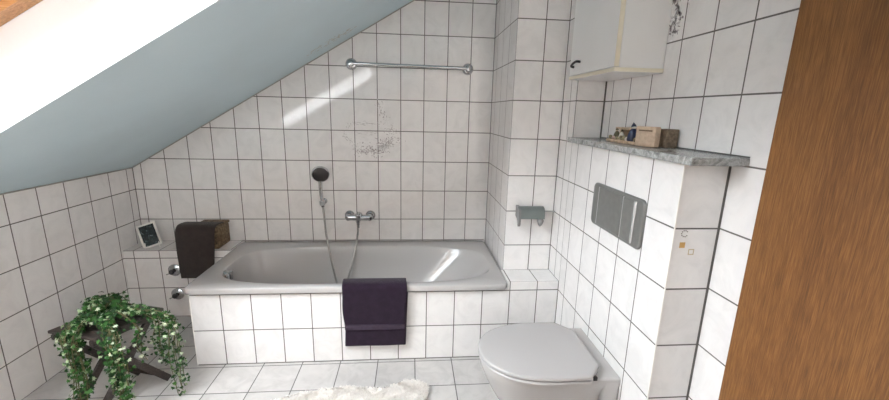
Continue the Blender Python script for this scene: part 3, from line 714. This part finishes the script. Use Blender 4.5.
# ------------------------------------------------------------------ folding stool
TA, TB, TC, TD = Vector((.20, -1.02, 0)), Vector((.32, -.763, 0)), Vector((.558, -.832, 0)), Vector((.438, -1.09, 0))
st = thing('folding_stool', (.38, -.93, 0), 'dark stained folding wooden stool with crossed legs under the trailing ivy', 'stool')
ux = (TD - TA).normalized(); 
nsl = 6
for k in range(nsl):
    t0 = (k + .05) / nsl; t1 = (k + .93) / nsl; bm = bmesh.new()
    P = [TA.lerp(TB, t0), TD.lerp(TC, t0), TD.lerp(TC, t1), TA.lerp(TB, t1)]
    loft(bm, [[p + Vector((0, 0, .384)) for p in P], [p + Vector((0, 0, .398)) for p in P]])
    bmesh.ops.bevel(bm, geom=list(bm.edges), offset=.002, segments=1, affect='EDGES')
    obj('seat_slat', bm, m_dark, st)
def inset(p, q, d): return p + (q - p).normalized() * d
for (a, b, c_, d) in ((TA, TB, TD, TC), (TD, TC, TA, TB)):
    bm = bmesh.new(); ia = inset(a, c_, .025); ib = inset(b, d, .025)
    bar(bm, ia + Vector((0, 0, .370)), ib + Vector((0, 0, .370)), .022, .024); obj('rail', bm, m_dark, st)
    for q, (p0, p1) in enumerate(((ia, ib), (ib, ia))):
        off = (c_ - a).normalized() * (.012 + .024 * q)
        bm = bmesh.new(); bar(bm, inset(p0, p1, .02) + off + Vector((0, 0, .358)), inset(p1, p0, .0) + off + Vector((0, 0, .010)), .018, .030); obj('leg', bm, m_dark, st)
for p0, p1 in ((TA, TD), (TB, TC)):
    bm = bmesh.new(); o1 = (TB - TA).normalized() * (.02 if p0 is TA else -.02)
    bar(bm, inset(p0, p1, .04) + o1 + Vector((0, 0, .045)), inset(p1, p0, .04) + o1 + Vector((0, 0, .045)), .016, .026); obj('stretcher', bm, m_dark, st)

# ------------------------------------------------------------------ ivy
iv = thing('trailing_ivy', (.38, -.93, .40), 'bushy variegated green and cream ivy trailing down over the dark stool', 'plant')
IV = [(0, 0), (.30, .10), (.62, -.02), (.42, .30), (.52, .62), (.20, .55), (0, 1.0), (-.20, .55), (-.52, .62), (-.42, .30), (-.62, -.02), (-.30, .10)]
def ivy_leaf(bm, p, nrm, up, size, r):
    nrm = nrm.normalized(); s = up.cross(nrm).normalized(); u = nrm.cross(s)
    c = bm.verts.new(p + u * .35 * size - nrm * .08 * size); V = []
    for (a, b_) in IV:
        V.append(bm.verts.new(p + s * a * size * 1.0 + u * b_ * size + nrm * (-.22 * abs(a) * size - .12 * b_ * b_ * size)))
    for k in range(12): bm.faces.new((c, V[k], V[(k + 1) % 12]))
vines = []
r = random.Random(21)
def vine(pts, n_leaf, spread, size): vines.append((catmull(pts, 10), n_leaf, spread, size))
base = Vector((.365, -.945, .425))
# crown mound on the stool
for k in range(20):
    a = r.uniform(0, 6.28); rr_ = r.uniform(.03, .115)
    p = base + Vector((rr_ * math.cos(a), rr_ * .75 * math.sin(a), r.uniform(.0, .06)))
    vine([base + Vector((0, 0, -.02)), base.lerp(p, .5) + Vector((0, 0, .05)), p, p + Vector((.03 * math.cos(a), .03 * math.sin(a), -.04))], 30, .026, .0175)
def hang(x, y, zb, n=3, wdt=.035, leaf=34, top=(.38, -.95, .44), sz=.0155):
    for k in range(n):
        xx = x + r.uniform(-wdt, wdt); yy = y + r.uniform(-wdt, wdt) * .6; zz = zb + r.uniform(0, .09)
        vine([top, ((top[0] + xx) / 2, (top[1] + yy) / 2, .455), (xx, yy, .405), (xx + r.uniform(-.02, .02), yy + r.uniform(-.015, .015), (.40 + zz) / 2), (xx + r.uniform(-.02, .02), yy, zz)], leaf, .024, sz)
hang(.345, -1.085, .06, 8, .026, 62)
hang(.330, -1.06, .16, 5, .03, 60)
hang(.540, -1.115, .06, 7, .018, 62)
hang(.520, -1.12, .16, 5, .02, 60)
hang(.640, -.95, .02, 5, .022, 64)
hang(.600, -.95, .17, 5, .03, 50)
hang(.575, -1.02, .22, 3, .02, 40)
hang(.30, -1.04, .26, 3, .02, 36)
bm = bmesh.new()
for P, n, sp, sz in vines: tube(bm, P[::2] + [P[-1]], .0018, 5)
obj('stems', bm, plain('green_stem', (.10, .09, .035), .7), iv, True)
def leaf_mat(name, stops):
    m = island_mat(name, stops, .5); m.node_tree.nodes['Principled BSDF'].inputs['Specular IOR Level'].default_value = .2; return m
m_leafg = leaf_mat('ivy_green', [(0, (.005, .020, .004)), (.35, (.011, .042, .009)), (.7, (.022, .078, .014)), (1, (.05, .135, .030))])
m_leafc = leaf_mat('ivy_cream', [(0, (.12, .20, .08)), (.5, (.30, .38, .22)), (1, (.52, .56, .42))])
g1, g2 = bmesh.new(), bmesh.new()
for P, n, sp, sz in vines:
    for k in range(n):
        q = P[min(len(P) - 1, int(len(P) * (k + r.random()) / n))]
        off = Vector((r.gauss(0, 1), r.gauss(0, 1), r.gauss(0, .7))); off = off.normalized() * sp * r.uniform(.3, 1)
        nrm = (off.normalized() + Vector((.45, -.55, .55)) + Vector((r.gauss(0, .35), r.gauss(0, .35), r.gauss(0, .35)))).normalized()
        up = Vector((r.gauss(0, .5), r.gauss(0, .5), -1 + r.gauss(0, .4)))
        ivy_leaf(g2 if r.random() < .17 else g1, q + off, nrm, up, sz * r.uniform(.65, 1.25), r)
obj('foliage', g1, m_leafg, iv); o = obj('variegated_foliage', g2, m_leafc, iv); o['label'] = 'cream-edged young leaves'

# ------------------------------------------------------------------ sheepskin
m_fur, nt, b = new_mat('cream_wool'); pos = position(nt); f = noise(nt, 60, 3, .6, pos)
nt.links.new(ramp(nt, f, [(.3, (.74, .69, .65)), (.7, (.84, .80, .76))]), b.inputs['Base Color']); b.inputs['Roughness'].default_value = .9; b.inputs['Specular IOR Level'].default_value = .1
out = [(1.06, -1.04), (1.13, -.995), (1.20, -.975), (1.28, -.960), (1.34, -.945), (1.41, -.940), (1.48, -.950), (1.54, -.963), (1.60, -.950), (1.66, -.925), (1.72, -.912), (1.775, -.925), (1.805, -.965), (1.800, -1.02), (1.76, -1.075), (1.75, -1.14),
       (1.79, -1.25), (1.83, -1.36), (1.80, -1.46), (1.70, -1.50), (1.58, -1.47), (1.44, -1.46), (1.30, -1.48), (1.18, -1.53), (1.06, -1.52), (1.00, -1.44), (1.02, -1.32), (1.06, -1.22), (1.04, -1.14), (1.00, -1.09)]
OUT = catmull([(x, y, 0) for x, y in out + [out[0]]], 5)[:-1]
rug = thing('sheepskin_rug', (1.4, -1.22, 0), 'fluffy cream sheepskin rug lying on the floor tiles before the bathtub', 'rug')
cen = Vector((1.4, -1.22, 0))
bm = bmesh.new()
loft(bm, [[p + Vector((0, 0, .001)) for p in OUT], [cen.lerp(p, .99) + Vector((0, 0, .010)) for p in OUT], [cen.lerp(p, .93) + Vector((0, 0, .016)) for p in OUT], [cen.lerp(p, .5) + Vector((0, 0, .018)) for p in OUT]])
obj('hide', bm, m_fur, rug, True)
poly = [(p.x, p.y) for p in OUT]
def inside(x, y):
    c = False; n = len(poly); j = n - 1
    for i in range(n):
        xi, yi = poly[i]; xj, yj = poly[j]
        if (yi > y) != (yj > y) and x < (xj - xi) * (y - yi) / (yj - yi) + xi: c = not c
        j = i
    return c
V = []; F = []; r = random.Random(5); cnt = 0
while cnt < 24000:
    x = r.uniform(.98, 1.85); y = r.uniform(-1.54, -.90)
    if y < -1.2 and r.random() < .6: continue
    if not inside(x, y): continue
    cnt += 1
    cl = math.sin(x * 55 + math.sin(y * 40) * 2) * 1.2 + math.sin(y * 63 + x * 20)
    a = cl + r.gauss(0, .6); L = r.uniform(.010, .019); wdt = r.uniform(.0013, .0022); lean = r.uniform(.3, 1.0)
    dx, dy = math.cos(a), math.sin(a); sx, sy = -dy * wdt, dx * wdt; i = len(V); z0 = .012
    V += [(x - sx, y - sy, z0), (x + sx, y + sy, z0), (x + dx * L * lean * .4 + sx, y + dy * L * lean * .4 + sy, z0 + L * .55), (x + dx * L * lean * .4 - sx, y + dy * L * lean * .4 - sy, z0 + L * .55), (x + dx * L * lean, y + dy * L * lean, z0 + L * (.95 - .45 * lean))]
    F += [(i, i + 1, i + 2, i + 3), (i + 3, i + 2, i + 4)]
me = bpy.data.meshes.new('wool'); me.from_pydata(V, [], F); link('wool', me, m_fur, rug)['kind'] = 'stuff'
